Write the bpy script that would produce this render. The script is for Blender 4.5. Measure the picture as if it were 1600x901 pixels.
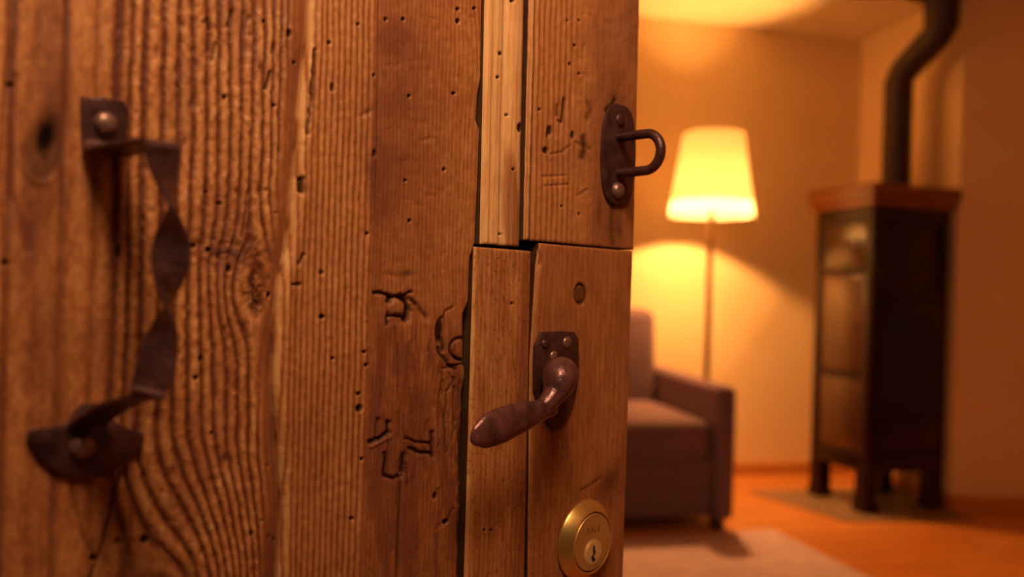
import bpy, bmesh, math, random
import numpy as np
from mathutils import Vector, Matrix

for _o in list(bpy.data.objects):
    bpy.data.objects.remove(_o)
S = bpy.context.scene
COL = S.collection
rad = math.radians

# ------------------------------------------------------------------ camera, light, exposure
F = 1250.0                      # focal length in pixels of a 1600 px frame
ROLL = rad(1.65)
YAW = rad(12.2)                 # camera looks this much to the right of the room's depth axis
CAMH = 1.0
cam_d = bpy.data.cameras.new('camera')
cam = bpy.data.objects.new('camera', cam_d)
COL.objects.link(cam)
S.camera = cam
cam_d.sensor_width = 36.0
cam_d.lens = 36.0 * F / 1600.0
cam_d.clip_start = 0.01
cy, sy = math.cos(YAW), math.sin(YAW)
fwd = Vector((sy, cy, 0)); rgt0 = Vector((cy, -sy, 0)); up0 = Vector((0, 0, 1))
R_ = rgt0 * math.cos(ROLL) + up0 * math.sin(ROLL)
U_ = -rgt0 * math.sin(ROLL) + up0 * math.cos(ROLL)
m3 = Matrix((R_, U_, -fwd)).transposed()
cam.matrix_world = Matrix.Translation((0, 0, CAMH)) @ m3.to_4x4()
cam_d.dof.use_dof = True
cam_d.dof.focus_distance = 0.53
cam_d.dof.aperture_fstop = cam_d.lens / 7.9

w = bpy.data.worlds.new('world'); S.world = w; w.use_nodes = True
w.node_tree.nodes['Background'].inputs[0].default_value = (1.0, 0.6, 0.35, 1)
w.node_tree.nodes['Background'].inputs[1].default_value = 0.0

S.view_settings.view_transform = 'Standard'
S.view_settings.look = 'None'
S.view_settings.gamma = 1.0
S.view_settings.use_curve_mapping = False
S.view_settings.exposure = 0.0

def camxy(X, Z):
    """camera frame (right, depth) -> room x, y"""
    return (X * cy + Z * sy, -X * sy + Z * cy)

def area(name, loc, target, size, power, color):
    d = bpy.data.lights.new(name, 'AREA'); d.shape = 'DISK'; d.size = size
    d.energy = power; d.color = color
    o = bpy.data.objects.new(name, d); COL.objects.link(o)
    o.location = loc
    o.rotation_euler = (Vector(target) - Vector(loc)).to_track_quat('-Z', 'Y').to_euler()
    return o
hx, hy = camxy(0.05, -0.03)
area('hall_light', (hx, hy, 1.72), (0.16, 0.52, 1.30), 0.34, 9.8, (1.0, 0.62, 0.33))  # unseen hall lamp, set well below the ceiling near the door

# added fill light, unseen behind the open door, brightens the room
area('room_fill_light', (-0.55, 3.92, 1.75), (2.6, 3.5, 1.3), 0.9, 24.0, (1.0, 0.41, 0.10))

# ------------------------------------------------------------------ helpers
def tag(o, label=None, cat=None, group=None, kind=None):
    if label: o['label'] = label
    if cat: o['category'] = cat
    if group: o['group'] = group
    if kind: o['kind'] = kind
    return o

def empty(name, loc=(0, 0, 0), rz=0.0, label=None, cat=None, kind=None):
    o = bpy.data.objects.new(name, None); COL.objects.link(o)
    o.empty_display_size = 0.05
    o.location = loc; o.rotation_euler = (0, 0, rz)
    return tag(o, label, cat, None, kind)

def obj_from_bm(name, bm, mat, parent=None, smooth=True, angle=40):
    me = bpy.data.meshes.new(name)
    bmesh.ops.recalc_face_normals(bm, faces=bm.faces)
    bm.to_mesh(me); bm.free()
    me.materials.append(mat)
    o = bpy.data.objects.new(name, me); COL.objects.link(o)
    if smooth:
        me.polygons.foreach_set('use_smooth', [True] * len(me.polygons))
        me.set_sharp_from_angle(angle=rad(angle))
    if parent: o.parent = parent
    return o

def add_box(bm, lo, hi, bevel=0.0, seg=2, rot=None, piv=None):
    c = [(a + b) / 2 for a, b in zip(lo, hi)]; s = [b - a for a, b in zip(lo, hi)]
    t = bmesh.new()
    bmesh.ops.create_cube(t, size=1.0)
    bmesh.ops.scale(t, vec=s, verts=t.verts)
    bmesh.ops.translate(t, vec=c, verts=t.verts)
    if bevel > 0:
        bmesh.ops.bevel(t, geom=t.edges[:], offset=bevel, segments=seg, profile=0.5, affect='EDGES')
    if rot:
        bmesh.ops.rotate(t, cent=piv or c, matrix=rot, verts=t.verts)
    tm = bpy.data.meshes.new('t'); t.to_mesh(tm); t.free()
    bm.from_mesh(tm); bpy.data.meshes.remove(tm)

def loft(bm, rings, closed_ends=True):
    vs = [[bm.verts.new(p) for p in r] for r in rings]
    n = len(rings[0])
    for a, b in zip(vs[:-1], vs[1:]):
        for i in range(n):
            bm.faces.new((a[i], a[(i + 1) % n], b[(i + 1) % n], b[i]))
    if closed_ends:
        bm.faces.new(vs[0][::-1]); bm.faces.new(vs[-1])

def lathe(bm, prof, n=48, center=(0, 0), open_ends=False):
    rings = []
    for r, z in prof:
        rings.append([(center[0] + r * math.cos(2 * math.pi * i / n), center[1] + r * math.sin(2 * math.pi * i / n), z) for i in range(n)])
    loft(bm, rings, not open_ends)

def tube(bm, pts, radii, n=20, squash=None):
    """tube along points; squash = list of (axis vector, factor) per point to flatten"""
    pts = [Vector(p) for p in pts]
    rings = []
    prev = None
    for i, p in enumerate(pts):
        t = (pts[min(i + 1, len(pts) - 1)] - pts[max(i - 1, 0)]).normalized()
        if prev is None:
            a = t.orthogonal().normalized()
        else:
            a = (prev - t * prev.dot(t)).normalized()
        prev = a
        b = t.cross(a)
        ring = []
        for k in range(n):
            th = 2 * math.pi * k / n
            d = (a * math.cos(th) + b * math.sin(th)) * radii[i]
            if squash and squash[i]:
                ax, f = squash[i]
                ax = Vector(ax)
                d = d - ax * d.dot(ax) * (1 - f)
            ring.append(p + d)
        rings.append(ring)
    loft(bm, rings)

def smooth_path(pts, n):
    """Catmull-Rom through rows of numbers, n samples"""
    P = np.array(pts, float)
    k = len(P)
    out = []
    for t in np.linspace(0, k - 1, n):
        i = min(int(t), k - 2); f = t - i
        p0, p1, p2, p3 = P[max(i - 1, 0)], P[i], P[i + 1], P[min(i + 2, k - 1)]
        out.append(0.5 * ((2 * p1) + (-p0 + p2) * f + (2 * p0 - 5 * p1 + 4 * p2 - p3) * f * f + (-p0 + 3 * p1 - 3 * p2 + p3) * f ** 3))
    return np.array(out)

# ------------------------------------------------------------------ materials
def new_mat(name):
    m = bpy.data.materials.new(name); m.use_nodes = True
    nt = m.node_tree
    return m, nt, nt.nodes['Principled BSDF']

def N(nt, typ, **kw):
    n = nt.nodes.new(typ)
    for k, v in kw.items():
        if k in n.inputs: n.inputs[k].default_value = v
        else: setattr(n, k, v)
    return n

def simple_mat(name, c1, c2, scale=8.0, rough=0.6, metal=0.0, bump=0.1, bscale=None, stretch=(1, 1, 1), detail=6, dist=0.005, spec=0.5, coord='Object'):
    m, nt, p = new_mat(name)
    tc = N(nt, 'ShaderNodeTexCoord'); mp = N(nt, 'ShaderNodeMapping')
    mp.inputs['Scale'].default_value = stretch
    nt.links.new(tc.outputs[coord], mp.inputs[0])
    nz = N(nt, 'ShaderNodeTexNoise', Scale=scale, Detail=float(detail), Roughness=0.6)
    nt.links.new(mp.outputs[0], nz.inputs['Vector'])
    cr = N(nt, 'ShaderNodeValToRGB')
    cr.color_ramp.elements[0].color = (*c1, 1); cr.color_ramp.elements[0].position = 0.32
    cr.color_ramp.elements[1].color = (*c2, 1); cr.color_ramp.elements[1].position = 0.68
    nt.links.new(nz.outputs['Fac'], cr.inputs[0])
    nt.links.new(cr.outputs[0], p.inputs['Base Color'])
    p.inputs['Roughness'].default_value = rough
    p.inputs['Metallic'].default_value = metal
    p.inputs['Specular IOR Level'].default_value = spec
    nb = N(nt, 'ShaderNodeTexNoise', Scale=bscale or scale * 4, Detail=6.0)
    nt.links.new(mp.outputs[0], nb.inputs['Vector'])
    b = N(nt, 'ShaderNodeBump', Strength=bump, Distance=dist)
    nt.links.new(nb.outputs['Fac'], b.inputs['Height'])
    nt.links.new(b.outputs[0], p.inputs['Normal'])
    return m

def wood_mat(name):
    """old pine: pigment comes from the 'pig' attribute (R tone of the year rings, G dirt and painted joint shade, B reddish resin and painted light falloff)"""
    m, nt, p = new_mat(name)
    at = N(nt, 'ShaderNodeAttribute', attribute_name='pig')
    sep = N(nt, 'ShaderNodeSeparateColor')
    nt.links.new(at.outputs['Color'], sep.inputs[0])
    tc = N(nt, 'ShaderNodeTexCoord')
    mp = N(nt, 'ShaderNodeMapping'); mp.inputs['Scale'].default_value = (1, 1, 0.06)
    nt.links.new(tc.outputs['Object'], mp.inputs[0])
    nz = N(nt, 'ShaderNodeTexNoise', Scale=900.0, Detail=4.0)
    nt.links.new(mp.outputs[0], nz.inputs['Vector'])
    add = N(nt, 'ShaderNodeMath', operation='MULTIPLY_ADD')
    nt.links.new(nz.outputs['Fac'], add.inputs[0]); add.inputs[1].default_value = 0.42
    nt.links.new(sep.outputs[0], add.inputs[2])
    sub = N(nt, 'ShaderNodeMath', operation='SUBTRACT'); sub.inputs[1].default_value = 0.21
    nt.links.new(add.outputs[0], sub.inputs[0])
    cr = N(nt, 'ShaderNodeValToRGB')
    e = cr.color_ramp.elements
    e[0].position = 0.0; e[0].color = (0.090, 0.022, 0.006, 1)
    e[1].position = 1.0; e[1].color = (0.72, 0.42, 0.19, 1)
    q = cr.color_ramp.elements.new(0.45); q.color = (0.330, 0.115, 0.036, 1)
    q = cr.color_ramp.elements.new(0.72); q.color = (0.500, 0.215, 0.075, 1)
    nt.links.new(sub.outputs[0], cr.inputs[0])
    mr = N(nt, 'ShaderNodeMix', data_type='RGBA')
    nt.links.new(sep.outputs[2], mr.inputs[0])
    nt.links.new(cr.outputs[0], mr.inputs[6]); mr.inputs[7].default_value = (0.17, 0.050, 0.026, 1)
    md = N(nt, 'ShaderNodeMix', data_type='RGBA')
    nt.links.new(sep.outputs[1], md.inputs[0])
    nt.links.new(mr.outputs[2], md.inputs[6]); md.inputs[7].default_value = (0.010, 0.0055, 0.004, 1)
    nt.links.new(md.outputs[2], p.inputs['Base Color'])
    n2 = N(nt, 'ShaderNodeTexNoise', Scale=260.0, Detail=5.0)
    mp2 = N(nt, 'ShaderNodeMapping'); mp2.inputs['Scale'].default_value = (1, 1, 0.35)
    nt.links.new(tc.outputs['Object'], mp2.inputs[0]); nt.links.new(mp2.outputs[0], n2.inputs['Vector'])
    b = N(nt, 'ShaderNodeBump', Strength=0.5, Distance=0.0008)
    nt.links.new(n2.outputs['Fac'], b.inputs['Height'])
    nt.links.new(b.outputs[0], p.inputs['Normal'])
    rr = N(nt, 'ShaderNodeMapRange'); rr.inputs[3].default_value = 0.42; rr.inputs[4].default_value = 0.62
    nt.links.new(n2.outputs['Fac'], rr.inputs[0]); nt.links.new(rr.outputs[0], p.inputs['Roughness'])
    sp_ = N(nt, 'ShaderNodeMapRange'); sp_.inputs[1].default_value = 0.1; sp_.inputs[2].default_value = 0.8
    sp_.inputs[3].default_value = 0.38; sp_.inputs[4].default_value = 0.02
    nt.links.new(sep.outputs[1], sp_.inputs[0]); nt.links.new(sp_.outputs[0], p.inputs['Specular IOR Level'])
    return m

M_wood = wood_mat('old_pine')
M_woodside = simple_mat('pine_core', (0.20, 0.085, 0.03), (0.34, 0.15, 0.055), 40, 0.7, stretch=(1, 1, .08))
M_iron = simple_mat('rusty_wrought_iron', (0.034, 0.013, 0.014), (0.115, 0.047, 0.048), 90, 0.38, 0.5, 0.8, 240, dist=0.0008)
M_ironlight = simple_mat('worn_iron', (0.15, 0.080, 0.075), (0.30, 0.17, 0.15), 90, 0.36, 0.6, 0.4, 300, dist=0.0006)
M_lever = simple_mat('brown_lever_iron', (0.065, 0.024, 0.025), (0.19, 0.078, 0.076), 90, 0.27, 0.45, 0.8, 200, dist=0.0008)
M_brass = simple_mat('brass', (0.70, 0.46, 0.15), (0.78, 0.53, 0.19), 30, 0.30, 0.85, 0.05, 400, dist=0.0003)
M_brassface = simple_mat('brushed_brass', (0.50, 0.29, 0.09), (0.60, 0.36, 0.12), 60, 0.42, 0.55, 0.15, 500, dist=0.0003)
M_plug = simple_mat('pale_brass', (0.72, 0.50, 0.22), (0.82, 0.58, 0.27), 60, 0.35, 0.45, 0.1, 500, dist=0.0003)
M_black = simple_mat('dark_recess', (0.006, 0.004, 0.003), (0.012, 0.007, 0.005), 30, 0.8)
M_engrave = simple_mat('engraved_brass', (0.16, 0.08, 0.03), (0.20, 0.10, 0.04), 30, 0.6, 0.4)

# ================================================================== ROOM SHELL
XW, YB, CEIL, XL, YF = 2.894, 4.075, 2.484, -1.9, 0.16
M_wall = simple_mat('cream_plaster', (0.83, 0.60, 0.33), (0.86, 0.64, 0.37), 3, 0.85, bump=0.15, bscale=30, spec=0.2)
M_ceil = simple_mat('ceiling_plaster', (0.84, 0.70, 0.48), (0.87, 0.74, 0.52), 3, 0.85, bump=0.1, bscale=30, spec=0.2)

def plank_floor_mat():
    m, nt, p = new_mat('pine_floorboards')
    tc = N(nt, 'ShaderNodeTexCoord')
    br = N(nt, 'ShaderNodeTexBrick')
    br.inputs['Scale'].default_value = 1.0; br.inputs['Brick Width'].default_value = 2.6
    br.inputs['Row Height'].default_value = 0.145; br.inputs['Mortar Size'].default_value = 0.0025
    br.inputs['Color1'].default_value = (0.60, 0.21, 0.045, 1); br.inputs['Color2'].default_value = (0.68, 0.27, 0.065, 1)
    br.inputs['Mortar'].default_value = (0.12, 0.04, 0.01, 1)
    nt.links.new(tc.outputs['Object'], br.inputs['Vector'])
    mp = N(nt, 'ShaderNodeMapping'); mp.inputs['Scale'].default_value = (0.6, 9, 1)
    nt.links.new(tc.outputs['Object'], mp.inputs[0])
    nz = N(nt, 'ShaderNodeTexNoise', Scale=5.0, Detail=6.0)
    nt.links.new(mp.outputs[0], nz.inputs['Vector'])
    mx = N(nt, 'ShaderNodeMix', data_type='RGBA', blend_type='MULTIPLY'); mx.inputs[0].default_value = 0.6
    cr = N(nt, 'ShaderNodeValToRGB'); cr.color_ramp.elements[0].color = (0.62, 0.5, 0.4, 1); cr.color_ramp.elements[0].position = .3
    cr.color_ramp.elements[1].color = (1, 1, 1, 1); cr.color_ramp.elements[1].position = .65
    nt.links.new(nz.outputs['Fac'], cr.inputs[0])
    nt.links.new(br.outputs['Color'], mx.inputs[6]); nt.links.new(cr.outputs[0], mx.inputs[7])
    nt.links.new(mx.outputs[2], p.inputs['Base Color'])
    p.inputs['Roughness'].default_value = 0.38
    return m
M_floor = plank_floor_mat()
M_base = simple_mat('pine_skirting', (0.50, 0.20, 0.05), (0.60, 0.26, 0.07), 6, 0.45, stretch=(1, 8, 8))

def box_obj(name, lo, hi, mat, kind='structure', bevel=0.0):
    bm = bmesh.new(); add_box(bm, lo, hi, bevel)
    o = obj_from_bm(name, bm, mat, smooth=bevel > 0)
    return tag(o, kind=kind)

box_obj('floor', (XL - .1, -3.0, -0.10), (3.9, YB + .1, 0.0), M_floor)
box_obj('ceiling', (XL - .1, YF - .12, CEIL), (3.9, YB + .1, CEIL + .1), M_ceil)
box_obj('wall_back', (XL - .1, YB, 0), (XW + .0, YB + .1, CEIL), M_wall)
box_obj('wall_left', (XL - .1, YF, 0), (XL, YB, CEIL), M_wall)

def prism_obj(name, poly, z0, z1, mat):
    bm = bmesh.new()
    a = [bm.verts.new((x, y, z0)) for x, y in poly]; b = [bm.verts.new((x, y, z1)) for x, y in poly]
    n = len(poly)
    bm.faces.new(a[::-1]); bm.faces.new(b)
    for i in range(n): bm.faces.new((a[i], a[(i + 1) % n], b[(i + 1) % n], b[i]))
    return obj_from_bm(name, bm, mat, smooth=False)
YC = 3.30                                     # where the right wall turns away
xe = XW + 0.95; ye = YC - 0.95 * math.tan(rad(16))
tag(prism_obj('wall_right', [(XW, YB + .1), (XW, YC), (xe, ye), (xe, YB + .1)], 0, CEIL, M_wall), kind='structure')
tag(prism_obj('wall_side', [(xe - .02, ye + .01), (xe - .02, YF), (xe + .1, YF), (xe + .1, ye + .01)], 0, CEIL, M_wall), kind='structure')
# wall with the doorway the door is hung in
HX = camxy(-0.5 * 1.0, 0.05)[0]
M_hall = simple_mat('hall_plaster', (0.60, 0.48, 0.36), (0.66, 0.53, 0.40), 3, 0.85, bump=0.15, bscale=30, spec=0.2)
DW = 0.86
bm = bmesh.new()
add_box(bm, (XL - .1, YF - .12, 0), (HX - .05, YF, CEIL))
add_box(bm, (HX + DW + .04, YF - .12, 0), (xe + .1, YF, CEIL))
add_box(bm, (HX - .05, YF - .12, 2.12), (HX + DW + .04, YF, CEIL))
tag(obj_from_bm('wall_front', bm, M_hall, smooth=False), kind='structure')
# hall behind the camera
bm = bmesh.new()
add_box(bm, (-1.3, -3.1, 0), (-1.2, YF - .12, CEIL)); tag(obj_from_bm('wall_hall_left', bm, M_hall, smooth=False), kind='structure')
bm = bmesh.new()
add_box(bm, (1.3, -3.1, 0), (1.4, YF - .12, CEIL)); tag(obj_from_bm('wall_hall_right', bm, M_hall, smooth=False), kind='structure')
bm = bmesh.new()
add_box(bm, (-1.3, -3.2, 0), (1.4, -3.0, CEIL)); tag(obj_from_bm('wall_hall_end', bm, M_hall, smooth=False), kind='structure')
bm = bmesh.new()
add_box(bm, (-1.3, -3.2, CEIL), (1.4, YF - .12, CEIL + .1)); tag(obj_from_bm('ceiling_hall', bm, M_ceil, smooth=False), kind='structure')

def skirting(name, a, b, h=0.075, t=0.016):
    a = Vector((*a, 0)); b = Vector((*b, 0)); d = (b - a); L = d.length
    bm = bmesh.new()
    prof = [(0, 0), (t, 0), (t, h - .012), (t * .45, h), (0, h)]
    r0 = [(0, -y, z) for y, z in prof]; r1 = [(L, -y, z) for y, z in prof]
    loft(bm, [r0, r1])
    o = obj_from_bm(name, bm, M_base, smooth=False)
    o.location = a; o.rotation_euler = (0, 0, math.atan2(d.y, d.x))
    tag(o, kind='structure'); return o
skirting('baseboard_back', (XL, YB), (XW, YB))
skirting('baseboard_right', (XW, YB), (XW, YC))
skirting('baseboard_side', (XW, YC), (xe - .02, ye + .005))

# ================================================================== DOOR (leaf stands open, hinge beside the camera)
a45 = rad(45)
OC = np.array([-0.5, 0.05])                 # hinge point in camera frame (right, depth); face plane depth = .55 + right
DU = np.array([math.cos(a45), math.sin(a45)])
DN = np.array([math.sin(a45), -math.cos(a45)])
ON = float(OC @ DN)
door_rz = a45 - YAW
ox, oy = camxy(*OC)
cr_, sr_ = math.cos(ROLL), math.sin(ROLL)

def px2uv(x, y, w=0.0):
    """point of the door plane raised by w (m) that the photo shows at pixel x, y -> u, v"""
    x = np.asarray(x, float); y = np.asarray(y, float)
    i = x - 800.0; j = 450.5 - y
    X = (i * cr_ - j * sr_) / F; Y = (i * sr_ + j * cr_) / F
    t = (ON + w) / (X * DN[0] + DN[1])
    u = (t * X - OC[0]) * DU[0] + (t - OC[1]) * DU[1]
    return u, CAMH + t * Y

def uv2px(u, v, w=0.0):
    X3 = OC[0] + u * DU[0] + w * DN[0]; Z3 = OC[1] + u * DU[1] + w * DN[1]
    X = X3 / Z3 * F; Y = (v - CAMH) / Z3 * F
    i = X * cr_ + Y * sr_; j = -X * sr_ + Y * cr_
    return 800.0 + i, 450.5 - j

def D3(x, y, w=0.0):
    u, v = px2uv(x, y, w)
    return (float(u), -w, float(v))

door = empty('door_1', (ox, oy, 0), door_rz,
             'open door of weathered brown pine boards with iron handles and brass lock', 'door', 'structure')

# ---- value noise
def vnoise(x, y, seed=0):
    rs = np.random.RandomState(seed)
    T = rs.rand(256, 256)
    xi = np.floor(x).astype(int); yi = np.floor(y).astype(int)
    fx = x - xi; fy = y - yi
    fx = fx * fx * (3 - 2 * fx); fy = fy * fy * (3 - 2 * fy)
    g = lambda a, b: T[a & 255, b & 255]
    return (g(xi, yi) * (1 - fx) + g(xi + 1, yi) * fx) * (1 - fy) + (g(xi, yi + 1) * (1 - fx) + g(xi + 1, yi + 1) * fx) * fy
def fbm(x, y, seed=0, oct=4):
    s = 0; a = 1; n = 0
    for k in range(oct):
        s = s + a * vnoise(x * 2 ** k, y * 2 ** k, seed + k * 7); n += a; a *= 0.5
    return s / n * 2 - 1
def sstep(a, b, x):
    t = np.clip((x - a) / (b - a), 0, 1); return t * t * (3 - 2 * t)
def gauss(x, y, cx, cy_, rx, ry, ang=0.0):
    c, s = math.cos(rad(ang)), math.sin(rad(ang))
    dx = x - cx; dy = y - cy_
    a = (dx * c + dy * s) / rx; b = (-dx * s + dy * c) / ry
    return np.exp(-(a * a + b * b))
def disc(x, y, cx, cy_, rx, ry, ang=0.0, soft=0.25):
    c, s = math.cos(rad(ang)), math.sin(rad(ang))
    dx = x - cx; dy = y - cy_
    a = (dx * c + dy * s) / rx; b = (-dx * s + dy * c) / ry
    return 1 - sstep(1 - soft, 1 + soft, np.sqrt(a * a + b * b))
def polyd(x, y, pts):
    """distance to polyline (px) and parameter"""
    best = np.full(x.shape, 1e9)
    for (x0, y0), (x1, y1) in zip(pts[:-1], pts[1:]):
        dx, dy = x1 - x0, y1 - y0
        t = np.clip(((x - x0) * dx + (y - y0) * dy) / (dx * dx + dy * dy + 1e-9), 0, 1)
        best = np.minimum(best, np.hypot(x - x0 - t * dx, y - y0 - t * dy))
    return best
def curve(y, pts):
    ys = [p[1] for p in pts]; xs = [p[0] for p in pts]
    return np.interp(y, ys, xs)

def panel(name, left, right, y0, y1, hfun, w0, thick, res=1.5, fine=(-50, 950), curved=False, parent=door, mat=None, ubounds=None, label=None, rim_shade=.88):
    """board between two pixel curves [(x,y)..] of the face plane; hfun(x,y,u,v)->height mm, rgb pigment"""
    Lp = np.array(left, float); Rp = np.array(right, float)
    uL, vL = px2uv(Lp[:, 0], Lp[:, 1], w0); uR, vR = px2uv(Rp[:, 0], Rp[:, 1], w0)
    mx = (Lp[:, 0].mean() + Rp[:, 0].mean()) / 2
    mx = max(mx, -20)
    # row heights: y given in px at the board's middle, or absolute metres as ('m', v)
    def tov(y):
        return y[1] if isinstance(y, tuple) else float(px2uv(mx, y, w0)[1])
    vt, vb = tov(y0), tov(y1)
    edges_px = list(Lp[:, 0]) + list(Rp[:, 0])
    inner = max(min(mx, 1000), 0)
    vf0 = min(vt, float(px2uv(inner, fine[0], w0)[1])); vf1 = max(vb, float(px2uv(inner, fine[1], w0)[1]))
    Zm = 0.55 + ((inner - 800) / F) * 0.55 / (1 - (inner - 800) / F)
    st = res * Zm / F
    rows = list(np.arange(vf0, vf1, -st))
    if vt > vf0 + 1e-6: rows = list(np.linspace(vt, vf0, 14)[:-1]) + rows
    if vb < vf1 - 1e-6: rows = rows + list(np.linspace(vf1, vb, 14))
    else: rows.append(vb)
    rows = np.array(rows)
    oL = np.argsort(vL); oR = np.argsort(vR)
    def edge(v, uu, vv, o):
        r = np.interp(v, vv[o], uu[o])
        if not curved or True:
            # linear extrapolation beyond the ends
            a, b = o[0], o[1]
            lo = v < vv[o[0]]; 
            return r
        return r
    UL = edge(rows, uL, vL, oL); UR = edge(rows, uR, vR, oR)
    if ubounds and ubounds[0] is not None: UL = np.full_like(rows, ubounds[0])
    if ubounds and ubounds[1] is not None: UR = np.full_like(rows, ubounds[1])
    pw = abs(float(uv2px(UR.mean(), CAMH)[0]) - float(uv2px(max(UL.mean(), .25), CAMH)[0]))
    nc = max(int(pw / res), 8)
    s = np.linspace(0, 1, nc)
    Ug = UL[:, None] + (UR - UL)[:, None] * s[None, :]
    Vg = np.repeat(rows[:, None], nc, 1)
    X, Y = uv2px(Ug, Vg, w0)
    h, pig = hfun(X, Y, Ug, Vg)
    # rounded board edges
    eu = np.minimum(Ug - UL[:, None], UR[:, None] - Ug) * 1000
    ev = np.minimum(rows[0] - Vg, Vg - rows[-1]) * 1000
    h = h - 0.9 * np.exp(-np.minimum(eu, ev) / 0.7)
    W = w0 + h / 1000.0
    nr = len(rows)
    co = np.empty((nr * nc, 3)); co[:, 0] = Ug.ravel(); co[:, 1] = -W.ravel(); co[:, 2] = Vg.ravel()
    idx = np.arange(nr * nc).reshape(nr, nc)
    q = np.stack([idx[:-1, :-1], idx[1:, :-1], idx[1:, 1:], idx[:-1, 1:]], -1).reshape(-1, 4)
    # sides: duplicated rim + back rim
    rim = np.concatenate([idx[0, :], idx[1:, -1], idx[-1, -2::-1], idx[-2:0:-1, 0]])
    n0 = len(co); k = len(rim)
    rc = co[rim].copy(); bc = rc.copy(); bc[:, 1] = -(w0 - thick)
    co = np.concatenate([co, rc, bc])
    f = np.arange(k); g = (f + 1) % k
    sq = np.stack([n0 + f, n0 + g, n0 + k + g, n0 + k + f], -1)
    quads = np.concatenate([q, sq])
    me = bpy.data.meshes.new(name)
    me.vertices.add(len(co)); me.vertices.foreach_set('co', co.ravel())
    nq = len(quads)
    back = np.array([n0 + k, n0 + k + nc - 1, n0 + k + nc - 1 + nr - 1, n0 + k + 2 * (nc - 1) + nr - 1])
    loops = np.concatenate([quads.ravel(), back[::-1]])
    me.loops.add(len(loops)); me.loops.foreach_set('vertex_index', loops.astype(np.int32))
    me.polygons.add(nq + 1)
    me.polygons.foreach_set('loop_start', (np.arange(nq + 1) * 4).astype(np.int32))
    sm = np.zeros(nq + 1, bool); sm[:len(q)] = True
    me.polygons.foreach_set('use_smooth', sm)
    pr = pig.reshape(-1, 3)[rim].copy(); pb = pr.copy(); pr[:, 1] = np.maximum(pr[:, 1], rim_shade); pb[:, 1] = .96  # shade of the joints painted into the board sides, near-black at the back
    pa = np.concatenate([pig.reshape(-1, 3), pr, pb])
    pa = np.concatenate([np.clip(pa, 0, 1), np.ones((len(pa), 1))], 1)
    me.update(calc_edges=True)
    at = me.attributes.new('pig', 'FLOAT_COLOR', 'POINT')
    at.data.foreach_set('color', pa.astype(np.float32).ravel())
    me.validate()
    me.materials.append(mat or M_wood)
    o = bpy.data.objects.new(name, me); COL.objects.link(o)
    if parent: o.parent = parent
    if label: o['label'] = label
    return o

# ---- shared details: worm holes, cracks
HOLES = [(350, 152, 3, 4), (452, 52, 3, 6), (412, 33, 3, 3), (461, 97, 3, 3), (428, 165, 2.2, 3), (343, 318, 2.5, 3), (322, 300, 2.5, 3),
         (302, 384, 4, 4), (325, 390, 4, 4), (358, 420, 3, 5), (422, 461, 3, 5), (313, 560, 4, 5), (305, 590, 4, 4), (185, 392, 3, 11), (330, 676, 2.5, 4),
         (225, 843, 6, 7), (145, 872, 5, 5), (392, 834, 3, 5), (17, 132, 5, 4), (183, 845, 3, 5), (8, 410, 6, 4),
         (716, 68 - 54, 2.5, 2.5), (742, 13, 2.5, 2.5), (716, 33, 3, 4), (519, 137, 3, 7), (514, 67, 2.5, 3), (584, 118, 2.2, 3), (559, 38, 2.5, 2.5), (640, 150, 2.5, 3), (709, 146, 3, 2.5),
         (574, 365, 2, 3), (502, 426, 3, 4), (503, 495, 4, 4), (464, 565, 2, 3), (572, 570, 3, 3), (569, 550, 2.5, 2.5), (561, 638, 5, 6), (560, 615, 3, 3), (565, 717, 2.2, 3),
         (549, 810, 3, 3), (680, 775, 3, 6), (697, 815, 4, 4), (640, 345, 2, 3), (634, 282, 2, 2.5), (694, 265, 2.5, 3), (603, 30, 2.5, 3), (630, 30, 2.5, 3), (585, 240, 2.5, 6), (520, 560, 2, 2.5), (470, 290, 2.5, 12), (487, 148, 2, 20)]
PITS = [(573, 177, 9, 4, -25, .8), (668, 218, 10, 4, -12, .5), (671, 115, 3, 13, 0, .5), (738, 350, 4, 7, 0, .4), (690, 820, 12, 4, -35, .5), (541, 220, 4, 5, 0, .3), (610, 430, 12, 5, 10, .5),
        (230, 600, 8, 5, 0, .5), (247, 655, 8, 14, 0, .6), (270, 740, 7, 10, 0, .6), (405, 300, 4, 10, 0, .6), (300, 160, 3, 8, 0, .5)]

def holes(x, y, h, dirt, lst, depth=2.2):
    for cx, cy_, rx, ry in lst:
        m = disc(x, y, cx, cy_, rx, ry, 0, .35)
        h -= depth * m
        dirt = np.maximum(dirt, 0.92 * m)
    return h, dirt

R1 = [(493, -60), (489, 0), (486, 55), (478, 120), (471, 200), (466, 260), (460, 330), (452, 395), (440, 450), (434, 520), (433, 600), (439, 680), (445, 780), (440, 901), (438, 960)]

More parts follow.
